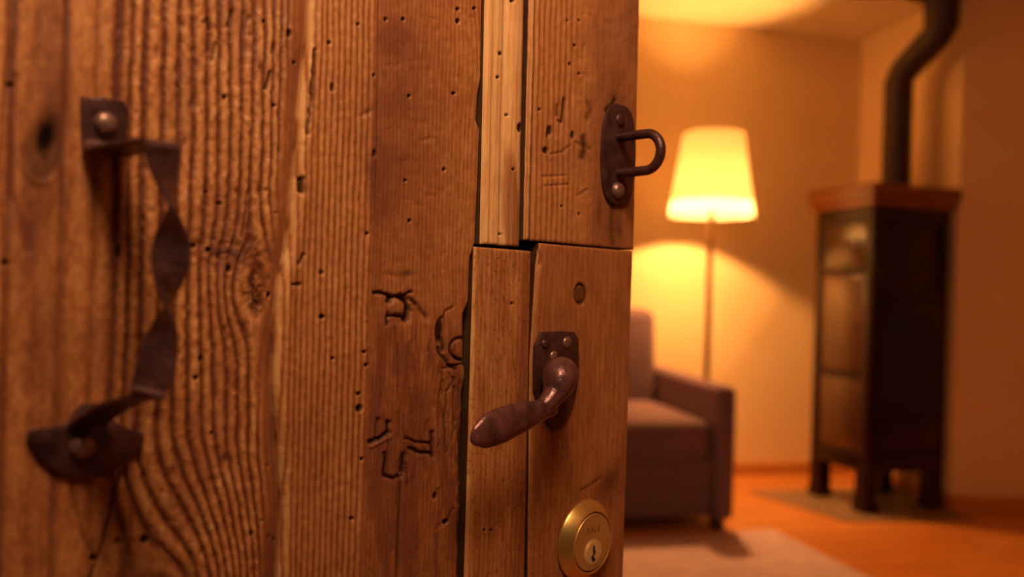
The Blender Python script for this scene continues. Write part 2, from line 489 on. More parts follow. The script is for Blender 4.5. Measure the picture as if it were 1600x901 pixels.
def left_board(x, y, u, v):
    xb = curve(y, R1)
    d = xb - x                                   # px left of the boundary ridge
    # flow of the year rings
    yy = y
    f1 = 88 * sstep(670, 935, yy) * np.exp(-((x - 290) / 105) ** 2) + 8 * sstep(480, 800, yy) * np.exp(-((x - 330) / 90) ** 2)
    kn = 34 * gauss(x, y, 395, 450, 60, 70) * np.tanh((x - 393) / 18)
    kn2 = 18 * gauss(x, y, 250, 930, 90, 70) * np.tanh((x - 250) / 35)
    kn3 = 26 * gauss(x, y, 68, 238, 62, 110) * np.tanh((x - 70) / 14)
    q = x - f1 - kn - kn2 - kn3 + 0.022 * (y - 60) + 4 * fbm(x / 160, y / 240, 3)
    wob = 2.6 * fbm(x / 30, y / 60, 11) + 1.5 * fbm(x / 8, y / 15, 12)
    qq = q + wob
    # ring positions: wide on the left, tighter to the right
    kk = np.interp(qq, [-200, 18, 60, 104, 150, 186, 206, 228, 257, 281, 303, 325, 344, 362, 380, 397, 415, 429, 441, 453, 463, 473, 520],
                       [-4, 0, 1, 2, 3, 4, 5, 6, 7, 8, 9, 10, 11, 12, 13, 14, 15, 16, 17, 18, 19, 20, 25])
    ph = kk - np.floor(kk)
    ridge = np.sin(np.pi * ph) ** 0.75           # rounded top, narrow valley
    valley = np.exp(-(np.minimum(ph, 1 - ph) / 0.17) ** 2)
    rough = sstep(130, 215, q) * (1 - sstep(20, 42, 42 - d + 20) * 0)
    rough = rough * sstep(22, 40, d)
    amp = 0.34 + 1.25 * rough
    amp = amp * (0.75 + 0.35 * fbm(x / 90, y / 120, 21))
    h = amp * (ridge - 0.5) * 1.15
    h = h - 0.35 * valley * rough
    # crumbly fine structure on the raised rings
    fine = fbm(x / 7, y / 11, 31, 4)
    h += 0.46 * fine * (0.22 + rough) + 0.55 * fbm(x / 60, y / 90, 41)
    fib = fbm(x / 3.0, y / 40, 51, 3)
    h += 0.05 * fib
    # channel next to the neighbouring board
    ch = sstep(46, 8, d)
    h = h * (1 - ch) + ch * (-0.8 - 2.6 * sstep(30, 2, d))
    # knots
    k1 = disc(x, y, 66, 236, 33, 50, 12, .3)
    h = h * (1 - .5 * k1) - 1.6 * gauss(x, y, 72, 222, 20, 34, 12) + 0.5 * gauss(x, y, 52, 262, 16, 20)
    rim1 = np.exp(-((np.hypot((x - 66) / 33, (y - 236) / 50) - 1) / .13) ** 2)
    h += .5 * rim1 * sstep(230, 290, y)
    k2 = disc(x, y, 397, 462, 20, 30, 0, .5)
    h += -1.2 * k2 + 1.3 * k2 * fbm(x / 6, y / 7, 61)
    k3 = disc(x, y, 262, 925, 70, 52, 0, .35)
    h = h * (1 - .6 * k3) - .5 * k3 + .35 * k3 * np.sin(np.hypot(x - 240, (y - 930) * 1.1) / 5.5)
    # band of torn grain across the middle
    band = gauss(x, y, 350, 392, 80, 26, 4)
    h += band * (-0.5 + 1.3 * fbm(x / 9, y / 10, 71))
    tone = 0.55 + 0.24 * (ridge - .5) * (0.35 + rough) - 0.42 * valley * (0.30 + 0.7 * rough) + 0.20 * fine + 0.12 * fbm(x / 60, y / 110, 81) + .07 * fib + .10 * fbm(x / 16, y / 30, 83)
    dirt = 0.16 * valley * rough + 0.55 * k2 * (fbm(x / 5, y / 6, 62) > 0)
    dirt = np.maximum(dirt, 1.15 * gauss(x, y, 72, 214, 21, 42, 14)); dirt = np.maximum(dirt, .8 * disc(x, y, 70, 245, 6, 8, 0, .5)); dirt = np.maximum(dirt, .52 * k1)
    dirt = np.maximum(dirt, .35 * band * (fbm(x / 14, y / 7, 72) > .05))
    red = 0.85 * ch * sstep(48, 25, d) * (0.6) + .6 * k1 * (1 - dirt) + .35 * k3 + .8 * band * (0.5 + .5 * fbm(x / 20, y / 15, 73))
    red += .30 * valley * rough
    upz = 1 - .55 * sstep(250, 420, y)
    qb = x + .03 * (y - 60) + 4 * fbm(x / 40, y / 120, 85)
    for (c_, w_, a_) in ((22, 6, .8), (104, 6, .75), (186, 10, .8), (227, 5, .6), (84, 18, .3)):
        bnd = a_ * upz * np.exp(-((qb - c_) / w_) ** 2)
        red += .9 * bnd; tone -= .22 * bnd; dirt = np.maximum(dirt, .30 * bnd); h -= .7 * bnd * (c_ != 84)
    smear = gauss(x, y, 48, 360, 18, 90, 8) + .6 * gauss(x, y, 85, 150, 22, 60)
    red += .7 * smear; tone -= .12 * smear
    red += .35 * sstep(.05, .55, fbm(x / 70, y / 130, 91))
    tone -= .10 * np.clip(fbm(x / 45, y / 60, 97) * 2, 0, 1) * sstep(380, 700, y); red += .18 * sstep(420, 800, y)  # darker and redder towards the bottom: light falloff put into the colour
    # dark groove near the frame edge and diagonal check
    g0 = np.exp(-((q - 16) / 5) ** 2); h -= 1.0 * g0
    step = sstep(14, 6, q); h += 1.0 * step; tone += .12 * step
    dd = polyd(x, y, [(188, 735), (176, 780), (160, 850), (140, 905), (130, 960)])
    c1 = np.exp(-(dd / 2.3) ** 2); h -= 1.6 * c1; dirt = np.maximum(dirt, .8 * c1)
    dd = polyd(x, y, [(112, 755), (118, 800), (131, 842), (150, 875)])
    c2 = np.exp(-(dd / 4.0) ** 2) * .6; h -= 1.3 * c2; dirt = np.maximum(dirt, .6 * c2)
    dd = polyd(x, y, [(378, 370), (384, 330), (386, 300)]); c3 = np.exp(-(dd / 2.2) ** 2); h -= 1.2 * c3; dirt = np.maximum(dirt, .7 * c3)
    dd = polyd(x, y, [(421, 113), (419, 125), (415, 138)]); c3 = np.exp(-(dd / 2.4) ** 2); h -= 1.8 * c3; dirt = np.maximum(dirt, .95 * c3)
    dd = polyd(x, y, [(45, 390), (28, 330), (18, 300), (15, 200), (24, 120)]); c4 = np.exp(-(dd / 7) ** 2); h -= .8 * c4; red += .6 * c4
    for (a, b) in (((362, 18), (356, 40)), ((330, 95), (336, 70)), ((428, 70), (425, 82)), ((325, 30), (327, 45))):
        c5 = np.exp(-(polyd(x, y, [a, b]) / 3.2) ** 2); h -= 1.1 * c5; dirt = np.maximum(dirt, .7 * c5)
    for (cx, cy_, rx, ry, an, dp) in PITS:
        if cx < 470: h -= dp * 1.6 * gauss(x, y, cx, cy_, rx, ry, an)
    h, dirt = holes(x, y, h, dirt, [t for t in HOLES if t[0] < 468])
    # bulge near the bottom: torn fibres
    rs = np.random.RandomState(5)
    for k in range(38):
        cx = rs.uniform(200, 440); cy_ = rs.uniform(10, 880); L = rs.uniform(3, 9)
        gg = gauss(x, y, cx, cy_, 3.0, L); h -= .9 * gg; dirt = np.maximum(dirt, .45 * gg)
    return h, np.stack([tone, dirt, np.clip(red, 0, .9)], -1)

def right_board(x, y, u, v):
    xb = curve(y, R1)
    d = x - xb
    gap = curve(y, PG)
    lean = 0.029 * (y - 450)
    q = x + lean + 3 * fbm(x / 120, y / 300, 103)
    # knot at the edge pulls the fibres
    q = q - 16 * gauss(x, y, 716, 540, 46, 70) * np.tanh((716 - x) / 14) - 8 * gauss(x, y, 745, 60, 22, 110) * np.tanh((y - 40) / 80)
    wob = 1.2 * fbm(x / 18, y / 45, 111) + .6 * fbm(x / 6, y / 14, 112)
    split = 577 + 0 * y
    sL = sstep(583, 572, q)                       # ridged part
    ph1 = ((q + wob) / 9.3) % 1.0
    r1 = np.sin(np.pi * ph1) ** .8; v1 = np.exp(-(np.minimum(ph1, 1 - ph1) / .14) ** 2)
    ph2 = ((q + .7 * wob + 3.5 * fbm(x / 60, y / 400, 113)) / 6.3) % 1.0
    v2 = np.exp(-(np.minimum(ph2, 1 - ph2) / .16) ** 2)
    lowz = sstep(560, 760, y)
    am1 = .42 * (0.8 + .4 * fbm(x / 50, y / 90, 121))
    h = sL * (1.4 * am1 * (r1 - .5) - .25 * v1) + (1 - sL) * (-.15 * v2 + .08 - .22)
    fib = fbm(x / 2.6, y / 45, 151, 3)
    fine = fbm(x / 7, y / 9, 131, 4)
    h += .05 * fib + .15 * fine * (1 + .6 * sL) + .5 * fbm(x / 90, y / 120, 141)
    # rounded left lip of the board
    lip = np.exp(-(d / 9.0) ** 2)
    h += -3.6 * np.exp(-np.maximum(d, 0) / 5.0) + .9 * np.exp(-((d - 13) / 8) ** 2)
    # bottom part: rough torn zone around (600-720, 560-800)
    zone = sstep(560, 620, x) * sstep(540, 620, y) * (1 - sstep(740, 800, y)) * .9
    st_ = np.clip(fbm(x / 11, y / 70, 162, 4) * 2.2, 0, 1) * sstep(560, 600, x) * sstep(440, 560, y)
    h += zone * .45 * fbm(x / 9, y / 34, 161, 4)
    tone = .47 + sL * (.22 * (r1 - .5) - .26 * v1 + .08) + (1 - sL) * (-.13 * v2 + .02) + .09 * fib + .14 * fine + .10 * fbm(x / 70, y / 160, 171)
    tone += .08 * sstep(650, 735, x) * (1 - sstep(300, 520, y)) + .30 * lip - .10 * zone * (fbm(x / 14, y / 60, 172) > 0)
    red = (1 - sL) * (.24 + .5 * np.clip(fbm(x / 55, y / 90, 181), 0, 1)) * (1 - sstep(600, 760, x) * .6)
    red += .75 * st_ + .22 * sstep(500, 800, y); tone -= .12 * st_
    for (cx, cy_, rx, ry, s_) in ((615, 60, 24, 22, .9), (590, 265, 16, 26, 1.0), (620, 120, 50, 130, .25), (585, 300, 14, 120, .35), (640, 240, 40, 20, .2), (600, 320, 18, 30, .4), (625, 165, 60, 30, .25), (655, 700, 60, 60, .3), (700, 550, 30, 40, .4)):
        red += s_ * gauss(x, y, cx, cy_, rx, ry)
    dirt = .22 * v1 * sL + .10 * v2 * (1 - sL)
    dirt = np.maximum(dirt, .6 * gauss(x, y, 637, 426, 14, 6))
    # vertical check under y 700
    c = np.exp(-(np.abs(q - 634) / 1.7) ** 2) * sstep(690, 740, y); h -= .9 * c; dirt = np.maximum(dirt, .75 * c)
    c = np.exp(-(np.abs(q - 581) / 1.5) ** 2) * (1 - sstep(260, 380, y)); h -= .35 * c; dirt = np.maximum(dirt, .45 * c)
    # star shaped break
    xw = x + 2.0 * fbm(x / 7, y / 9, 195, 2); yw = y + 2.0 * fbm(x / 9, y / 7, 196, 2)
    def crack(pts, wd, dp, dk):
        nonlocal h, dirt
        c = np.exp(-(polyd(xw, yw, pts) / wd) ** 2); h -= dp * c; dirt = np.maximum(dirt, dk * c)
    crack([(585, 457), (600, 459), (613, 464), (626, 462)], 3.0, 1.5, .9)
    crack([(611, 465), (608, 470)], 4.5, 2.0, 1)
    crack([(626, 464), (634, 468), (638, 478), (636, 492), (634, 500)], 4.8, 2.8, 1)
    crack([(606, 495), (618, 493), (630, 495)], 2.6, 1.2, .85)
    crack([(605, 506), (607, 490)], 2.6, 1.2, .85)
    crack([(634, 462), (642, 456)], 3.0, 1.6, .9)
    crack([(645, 470), (655, 482), (665, 494)], 3.6, 1.0, .55)
    crack([(640, 466), (650, 475)], 3.0, 1.0, .6)
    h += .9 * disc(x, y, 620, 480, 11, 11, 0, .5) + .7 * disc(x, y, 643, 478, 5, 6, 0, .5)
    h -= .5 * disc(x, y, 619, 500, 14, 6, 0, .6)
    # knot and plugs at the right edge
    k = disc(x, y, 689, 515, 8, 20, 6, .3); h -= 1.1 * k; dirt = np.maximum(dirt, .88 * disc(x, y, 686, 515, 6, 20, 6, .4)); red += .4 * k
    crack([(690, 498), (697, 484), (707, 480)], 2.0, .7, .6)
    rr = np.hypot(x - 721, (y - 545)) ; ring = np.exp(-((rr - 17) / 2.6) ** 2); h -= 1.3 * ring; dirt = np.maximum(dirt, .8 * ring); h += .5 * (rr < 15)
    crack([(685, 545), (695, 560), (700, 570), (712, 575)], 3.5, 1.4, .8)
    crack([(690, 530), (693, 545)], 4, 1.4, .8)
    crack([(694, 575), (710, 570), (728, 568)], 2.2, 1.0, .7)
    rs = np.random.RandomState(23)
    for k_ in range(9):
        x0 = 688 + 5 * k_ + rs.uniform(-3, 3); y0_ = rs.uniform(578, 610); L = rs.uniform(30, 110)
        crack([(x0, y0_), (x0 + rs.uniform(-4, 6), y0_ + L / 2), (x0 + rs.uniform(-5, 5), y0_ + L)], rs.uniform(1.2, 2.6), .8, rs.uniform(.3, .6))
    for k_ in range(26):
        x0 = rs.uniform(590, 720); y0_ = rs.uniform(500, 860); L = rs.uniform(15, 70)
        crack([(x0, y0_), (x0 + rs.uniform(-3, 3), y0_ + L)], rs.uniform(1.0, 2.0), .35, rs.uniform(.2, .5))
    # torn gouges at the bottom
    crack([(578, 690), (590, 686), (606, 676)], 3.6, 1.9, .95)
    crack([(606, 678), (607, 660)], 3.6, 1.7, .9)
    crack([(586, 684), (590, 655)], 3.0, 1.0, .6)
    h += .9 * np.exp(-(polyd(x, y, [(580, 697), (593, 690), (606, 683)]) / 3.0) ** 2)
    crack([(602, 708), (601, 742)], 3.2, 1.6, .95)
    crack([(602, 744), (616, 748), (628, 742)], 3.4, 1.5, .95)
    crack([(630, 735), (630, 712)], 4.4, 1.8, .95)
    crack([(640, 700), (655, 706), (672, 708)], 3.2, 1.3, .95)
    crack([(634, 684), (652, 690), (672, 692)], 2.4, .9, .9)
    crack([(675, 712), (674, 676)], 3.2, 1.3, .85)
    crack([(634, 705), (636, 760)], 1.6, .6, .5)
    h += .8 * np.exp(-(polyd(x, y, [(679, 640), (682, 700), (684, 760)]) / 3.0) ** 2); tone += .2 * np.exp(-(polyd(x, y, [(679, 640), (682, 700), (684, 760)]) / 3.0) ** 2)
    crack([(738 - 30, 795), (700, 812), (696, 820)], 2, .8, .5)
    # chewed right edge
    de = gap - x
    ed = sstep(10, 1, de + 4 * fbm(x / 6, y / 12, 191)) * sstep(560, 620, y)
    h -= 1.6 * ed; dirt = np.maximum(dirt, .75 * ed)
    for (cx, cy_, rx, ry, an, dp) in PITS:
        if cx > 480: h -= dp * 1.2 * gauss(x, y, cx, cy_, rx, ry, an)
    h, dirt = holes(x, y, h, dirt, [t for t in HOLES if t[0] > 468], 1.9)
    # split along the lip
    crack([(493, 78), (490, 110), (486, 160), (481, 210)], 2.2, 2.2, .95)
    crack([(473, 278), (473, 300)], 3.0, 2.2, .95)
    crack([(474, 400), (468, 412)], 3.4, 1.6, .85)
    crack([(456, 445), (468, 444)], 2.6, 1.5, .85)
    # soft dents left by tools
    rs = np.random.RandomState(9)
    for k_ in range(60):
        cx = rs.uniform(590, 745); cy_ = rs.uniform(10, 430); a_ = rs.uniform(-40, 40)
        h -= rs.uniform(.08, .22) * gauss(x, y, cx, cy_, rs.uniform(4, 12), rs.uniform(2, 4), a_)
    return h, np.stack([tone, dirt, np.clip(red, 0, .85)], -1)

PG = [(758, -60), (754, 0), (752, 120), (747, 146), (744, 188), (750, 202), (746, 300), (743, 380), (735, 402), (732, 470), (724, 490), (723, 560), (728, 580), (722, 700), (722, 800), (720, 901), (718, 960)]

def moulding(x, y, u, v):
    xl = curve(y, [(760, -60), (758.5, 0), (751, 385), (749, 480)])
    d = (x - xl) * (70.0 / 69.0)
    h = np.interp(d, [0, 3, 8, 12, 20, 27, 29, 31, 36, 46, 56, 60, 64, 66, 70, 80], [-.8, .9, 1.7, .3, .7, .3, -1.4, .0, 1.2, 2.1, 1.3, .2, -2.0, -4.5, -6.0, -6.0])
    wob = fbm(x / 14, y / 80, 201)
    h += .12 * wob + .10 * fbm(x / 6, y / 12, 202) + .2 * fbm(x / 50, y / 60, 203)
    ph = ((x + .029 * y + wob * 2) / 7.5) % 1.0; vv = np.exp(-(np.minimum(ph, 1 - ph) / .15) ** 2)
    tone = .98 - .14 * vv + .10 * fbm(x / 3, y / 60, 204) + .08 * fbm(x / 30, y / 70, 205)
    red = .25 * np.exp(-((d - 29) / 2.5) ** 2) + .5 * np.exp(-((d - 62) / 5) ** 2)
    # brown flame in the lower part
    fl = disc(x, y, 797, 330, 12, 90, -1.5, .3); red += .5 * fl; tone -= .2 * fl
    tone -= .15 * sstep(38, 60, d) * .5
    dirt = .9 * sstep(61, 66, d) + .25 * np.exp(-((d - 29) / 1.6) ** 2)
    h, dirt = holes(x, y, h, dirt, [(781, 84, 3, 3), (777, 121, 2.6, 2.6), (798, 2, 3, 3), (799, 265, 2.2, 2.2), (811, 200, 5, 7), (781, 366, 2.2, 2.2), (790, 180, 2, 2)], 1.5)
    return h, np.stack([tone, dirt, np.clip(red, 0, .8)], -1)

def stile_upper(x, y, u, v):
    xl = curve(y, [(829, -60), (827, 0), (817, 385), (815, 480)])
    d = x - xl
    q = x + .024 * (y - 200) + 1.6 * fbm(x / 60, y / 200, 213)
    wob = 1.0 * fbm(x / 16, y / 40, 211)
    sL = sstep(82, 66, d)
    ph = ((q + wob) / 8.4) % 1.0; rr = np.sin(np.pi * ph) ** .8; vv = np.exp(-(np.minimum(ph, 1 - ph) / .15) ** 2)
    h = 1.1 * np.exp(-((d - 4) / 4) ** 2) - 1.2 * np.exp(-((d - 11) / 2.5) ** 2)
    h += (.1 + .9 * sL) * (.36 * (rr - .5) - .2 * vv) * sstep(10, 16, d)
    fine = fbm(x / 7, y / 9, 214, 4); h += .24 * fine + .30 * fbm(x / 24, y / 30, 215) + .35 * fbm(x / 80, y / 90, 216)
    fib = fbm(x / 2.6, y / 40, 217, 3); h += .04 * fib
    tone = .62 + (.25 + .75 * sL) * (.12 * (rr - .5) - .2 * vv) + .07 * fine + .07 * fib + .25 * sstep(9, 5, d)
    dirt = .7 * np.exp(-((d - 11) / 1.6) ** 2) * .5 + .1 * vv * sL
    red = .12 + .35 * np.clip(fbm(x / 30, y / 60, 218), 0, 1) + .35 * sstep(85, 120, d)
    def crack(pts, wd, dp, dk):
        nonlocal h, dirt
        c = np.exp(-(polyd(x, y, pts) / wd) ** 2); h -= dp * c; dirt = np.maximum(dirt, dk * c)
    crack([(882, 155), (880, 172), (878, 190)], 2.6, 1.4, .95)
    crack([(871, 165), (870, 180)], 2.4, 1.0, .7)
    crack([(878, 192), (872, 188)], 2.0, .8, .6)
    crack([(919, 160), (922, 172), (918, 185)], 4.2, .5, .55)
    crack([(912, 215), (914, 232), (910, 245)], 5.5, 1.0, .8)
    crack([(900, 222), (922, 232)], 3.0, .6, .5)
    crack([(962, 155), (955, 166), (948, 172)], 4.0, 1.0, .9)
    crack([(958, 320), (956, 350), (958, 382)], 4.5, .4, .6)
    crack([(938, 318), (936, 345)], 3.0, .3, .4)
    crack([(860, 241), (878, 238), (890, 228)], 1.8, .8, .25)
    crack([(848, 276), (885, 274)], 1.6, .7, .2)
    crack([(850, 291), (888, 288)], 1.6, .7, .2)
    crack([(903, 306), (918, 296)], 2.2, .7, .2)
    crack([(911, 82), (914, 70)], 2.2, .6, .15)
    # stain round the hasp
    st = .6 * gauss(x, y, 962, 158, 12, 14) + .5 * gauss(x, y, 957, 345, 10, 38) + .4 * gauss(x, y, 936, 330, 6, 26) + .35 * gauss(x, y, 968, 355, 5, 30)
    dirt = np.maximum(dirt, st * (.8 + .5 * fbm(x / 6, y / 12, 219))); red += .3 * gauss(x, y, 965, 242, 48, 100)
    h, dirt = holes(x, y, h, dirt, [(859, 204, 4, 7), (895, 211, 3, 6), (853, 235, 4, 5), (898, 71, 2.2, 2.5), (887, 32, 1.8, 1.8), (905, 32, 1.8, 1.8), (890, 100, 2, 3), (843, 171, 2.2, 2.2), (905, 115, 2, 2), (878, 322, 2, 2), (905, 334, 2, 2), (856, 211, 2, 4)], 1.5)
    rs = np.random.RandomState(19)
    for k_ in range(50):
        h -= rs.uniform(.08, .28) * gauss(x, y, rs.uniform(900, 992), rs.uniform(5, 160), rs.uniform(3, 8), rs.uniform(2, 4), rs.uniform(-60, 60))
    return h, np.stack([tone, dirt, np.clip(red, 0, .8)], -1)

def batten(x, y, u, v):
    xl = curve(y, [(743, 387), (728, 901), (726, 960)])
    d = x - xl
    wob = 1.2 * fbm(x / 18, y / 90, 221)
    q = x + .029 * (y - 600)
    ph = ((q + wob) / 7.2) % 1.0; vv = np.exp(-(np.minimum(ph, 1 - ph) / .16) ** 2)
    fib = fbm(x / 2.4, y / 30, 222, 3)
    h = -.08 * vv + .05 * fib + .08 * fbm(x / 7, y / 10, 223) + .25 * fbm(x / 50, y / 80, 224)
    h += -1.2 * np.exp(-d / 4.0) - .9 * sstep(66, 92, d)
    tone = .62 - .18 * vv + .16 * fib + .16 * fbm(x / 9, y / 90, 225) + .20 * sstep(9, 2, d) - .10 * sstep(62, 80, d)
    # dark pores
    po = (fbm(x / 2.2, y / 6, 226, 2) > .42).astype(float); dirt = .30 * po
    red = .10 + .3 * np.clip(fbm(x / 20, y / 80, 227), 0, 1) + .3 * sstep(64, 84, d)
    h, dirt = holes(x, y, h, dirt, [(768, 828, 2.2, 2.2), (757, 828, 2, 2), (800, 474, 2, 2)], 1.2)
    return h, np.stack([tone, dirt, np.clip(red, 0, .8)], -1)

def lock_block(x, y, u, v):
    q = x + .029 * (y - 640)
    fib = fbm(x / 2.6, y / 26, 232, 3)
    ph = ((q + 2.5 * fbm(x / 30, y / 160, 231)) / 8.0) % 1.0; vv = np.exp(-(np.minimum(ph, 1 - ph) / .18) ** 2)
    h = -.05 * vv + .04 * fib + .10 * fbm(x / 8, y / 10, 233) + .3 * fbm(x / 50, y / 80, 234)
    saw = np.sin(y / 1.9 + .2 * x + 2 * fbm(x / 20, y / 20, 235)) * sstep(880, 840, x) * sstep(500, 700, y)
    h += .035 * saw
    tone = .50 - .10 * vv + .12 * fib + .10 * fbm(x / 12, y / 70, 236) + .02 * saw
    tone += .22 * sstep(8, 2, x - curve(y, [(842, 387), (829, 560), (823, 901)]))
    red = .14 + .4 * np.clip(fbm(x / 26, y / 60, 237), 0, 1)
    po = (fbm(x / 2.2, y / 7, 238, 2) > .5).astype(float)
    dirt = .22 * po
    # dark knot above the lock
    red += .6 * gauss(x, y, 955, 760, 24, 34, 20)
    dirt = np.maximum(dirt, .40 * gauss(x, y, 952, 750, 12, 26, 25))
    c = np.exp(-(polyd(x, y, [(909, 766), (922, 758), (937, 747)]) / 2.6) ** 2) * (.6 + .4 * np.sin(x * 1.1)); h -= 1.0 * c; dirt = np.maximum(dirt, .7 * c)
    # stain around the lever plate
    dirt = np.maximum(dirt, .4 * gauss(x, y, 866, 595, 42, 84))
    # plugged hole
    r = np.hypot((x - 907) / 8.5, (y - 459) / 15.0)
    rg = np.exp(-((r - 1) / .16) ** 2); h -= 1.2 * rg + .5 * (r < 1); dirt = np.maximum(dirt, .92 * rg); dirt = np.maximum(dirt, .62 * (r < 1))
    crk = np.exp(-(polyd(x, y, [(842, 392), (846, 402), (844, 412)]) / 3) ** 2); h -= 1 * crk; dirt = np.maximum(dirt, .4 * crk)
    return h, np.stack([tone, dirt, np.clip(red, 0, .8)], -1)

def plain(x, y, u, v):
    ph = (u * 1000 / 9 + 1.2 * fbm(u * 30, v * 6, 301)) % 1.0
    vv = np.exp(-(np.minimum(ph, 1 - ph) / .2) ** 2)
    return -.3 * vv, np.stack([.55 - .2 * vv, .1 * vv, .1 + 0 * vv], -1)

DOOR_TOP, DOOR_BOT = ('m', 2.02), ('m', 0.012)
T = 0.030
uLB = float(px2uv(-45, 450)[0])
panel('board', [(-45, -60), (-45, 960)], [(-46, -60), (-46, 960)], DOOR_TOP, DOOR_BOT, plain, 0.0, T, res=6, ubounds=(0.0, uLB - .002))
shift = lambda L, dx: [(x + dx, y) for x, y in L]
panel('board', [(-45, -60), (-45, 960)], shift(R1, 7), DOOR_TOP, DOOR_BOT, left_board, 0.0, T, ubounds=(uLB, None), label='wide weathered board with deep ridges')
panel('board', shift(R1, 0), PG, DOOR_TOP, DOOR_BOT, right_board, 0.0045, T + .004, rim_shade=.05)
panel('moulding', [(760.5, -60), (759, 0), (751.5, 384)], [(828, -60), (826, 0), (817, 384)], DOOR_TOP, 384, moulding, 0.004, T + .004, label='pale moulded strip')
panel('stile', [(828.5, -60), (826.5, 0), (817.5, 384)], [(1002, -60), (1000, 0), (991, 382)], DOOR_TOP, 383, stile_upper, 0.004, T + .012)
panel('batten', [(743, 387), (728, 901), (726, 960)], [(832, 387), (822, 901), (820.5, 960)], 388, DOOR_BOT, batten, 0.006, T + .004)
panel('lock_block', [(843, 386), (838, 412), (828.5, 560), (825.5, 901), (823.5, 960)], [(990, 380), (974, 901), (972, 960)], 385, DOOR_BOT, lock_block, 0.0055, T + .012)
# backing ledges that close the joints
bm = bmesh.new()
uE = float(px2uv(985, 450)[0])
add_box(bm, (0.0, T - .008, 0.012), (uE - .012, T + .004, 2.02))
obj_from_bm('backing_board', bm, M_woodside, door, smooth=False)

# ---- iron pull handle on the left
def prism_px(bm, pts, w0, w1, bev=0.0006):
    """solid with an outline given in pixels, lying on the door face"""
    f = [D3(x, y, w0) for x, y in pts]
    t = bmesh.new()
    a = [t.verts.new(p) for p in f]
    fc = t.faces.new(a)
    r = bmesh.ops.extrude_face_region(t, geom=[fc])
    vs = [e for e in r['geom'] if isinstance(e, bmesh.types.BMVert)]
    bmesh.ops.translate(t, vec=(0, -(w1 - w0), 0), verts=vs)
    bmesh.ops.recalc_face_normals(t, faces=t.faces)
    if bev: bmesh.ops.bevel(t, geom=t.edges[:], offset=bev, segments=2, profile=.5, affect='EDGES')
    tm = bpy.data.meshes.new('t'); t.to_mesh(tm); t.free(); bm.from_mesh(tm); bpy.data.meshes.remove(tm)

def dome_px(bm, x, y, w0, r, hgt, n=24, slot=False):
    """round screw head on the door face"""
    c = D3(x, y, w0)
    prof = [(r, 0), (r * .97, hgt * .35), (r * .8, hgt * .75), (r * .45, hgt * .97), (0.0001, hgt)]
    rings = [[(c[0] + rr * math.cos(2 * math.pi * i / n), c[1] - hh, c[2] + rr * math.sin(2 * math.pi * i / n)) for i in range(n)] for rr, hh in prof]
    loft(bm, rings)

pull = empty('pull_handle', D3(165, 450), 0.0)
pull.parent = door
def local(parent_empty, p):
    l = parent_empty.location
    return (p[0] - l.x, p[1] - l.y, p[2] - l.z)
def obj_local(name, bm, mat, par, **k):
    bmesh.ops.translate(bm, vec=-Vector(par.location), verts=bm.verts)
    return obj_from_bm(name, bm, mat, par, **k)

# strap centre line: pixel x, y, stand-off w, twist (deg), half width (mm)
key = [(160, 158, .0016, 0, 9.6), (162, 200, .0016, 0, 9.6), (164, 230, .0020, 0, 9.4)]
TH = .0011
def strap_ring(P, Tn, Wd, hw, th=TH):
    Nn = Tn.cross(Wd).normalized()
    return [P + Wd * (a * hw) + Nn * (b * th) for a, b in ((-1, -.6), (-.96, -1), (.96, -1), (1, -.6), (1, .6), (.96, 1), (-.96, 1), (-1, .6))]
# control points in door space (u, w, v)
def UW(x, y, wv):
    p = D3(x, y, wv); return [p[0], wv, p[2]]
W0 = .052
ctrl = []
# on the wood
for (x, y) in ((161, 156), (162, 180), (163, 205), (164, 226)):
    ctrl.append((*UW(x, y, .0022), 0, 9.4))
# bend out towards the viewer, along the face normal
b0 = UW(165, 236, .006); b1 = UW(165, 238, .006)
vA = b1[2]
uA = b0[0]
topv = D3(252, 224, W0)
for wv, f in ((.007, .06), (.018, .25), (.030, .5), (.042, .78)):
    ctrl.append((uA + (topv[0] - uA) * f, wv, vA + (topv[2] + .001 - vA) * f * .6, 0, 9.2 - 1.6 * f))
V = [(253, 224, 0, 7.2), (254, 245, -10, 7.4), (258, 270, -28, 7.6), (264, 298, -50, 7.7), (267, 325, -72, 7.8), (268, 352, -100, 7.8), (268, 382, -138, 7.7), (266, 412, -172, 7.6),
     (264, 440, -205, 7.4), (262, 463, -232, 7.2), (260, 482, -252, 7.0), (257, 505, -280, 7.0), (252, 532, -312, 7.2), (246, 558, -336, 7.3), (240, 584, -352, 7.4), (233, 606, -360, 7.5), (228, 618, -360, 7.5)]
for x, y, tw, hw in V:
    ctrl.append((*UW(x, y, W0), tw, hw))
bb = UW(228, 622, W0); ce = UW(135, 668, .004)
for f, wv in ((.25, .040), (.5, .027), (.75, .014), (.93, .005)):
    ctrl.append((bb[0] + (ce[0] - bb[0]) * f, wv, bb[2] + (ce[2] - bb[2]) * (f ** 1.6), -360, 7.6 + .6 * f))
ctrl.append((*UW(133, 672, .0025), -360, 8.0)); ctrl.append((*UW(131, 679, .0018), -360, 7.6))
path = smooth_path(ctrl, 260)
bm = bmesh.new()
rings = []
for i in range(len(path)):
    u_, w_, v_, tw, hw = path[i]
    P = Vector((u_, -w_, v_))
    a = path[max(i - 1, 0)]; b = path[min(i + 1, len(path) - 1)]
    Tn = Vector((b[0] - a[0], -(b[1] - a[1]), b[2] - a[2])).normalized()
    phi = rad(tw)
    Wd = Vector((math.cos(phi), -math.sin(phi), 0))
    Wd = (Wd - Tn * Wd.dot(Tn)).normalized()
    rings.append(strap_ring(P, Tn, Wd, hw / 1000.0))
loft(bm, rings)
obj_local('twisted_strap', bm, M_iron, pull)
bm = bmesh.new()
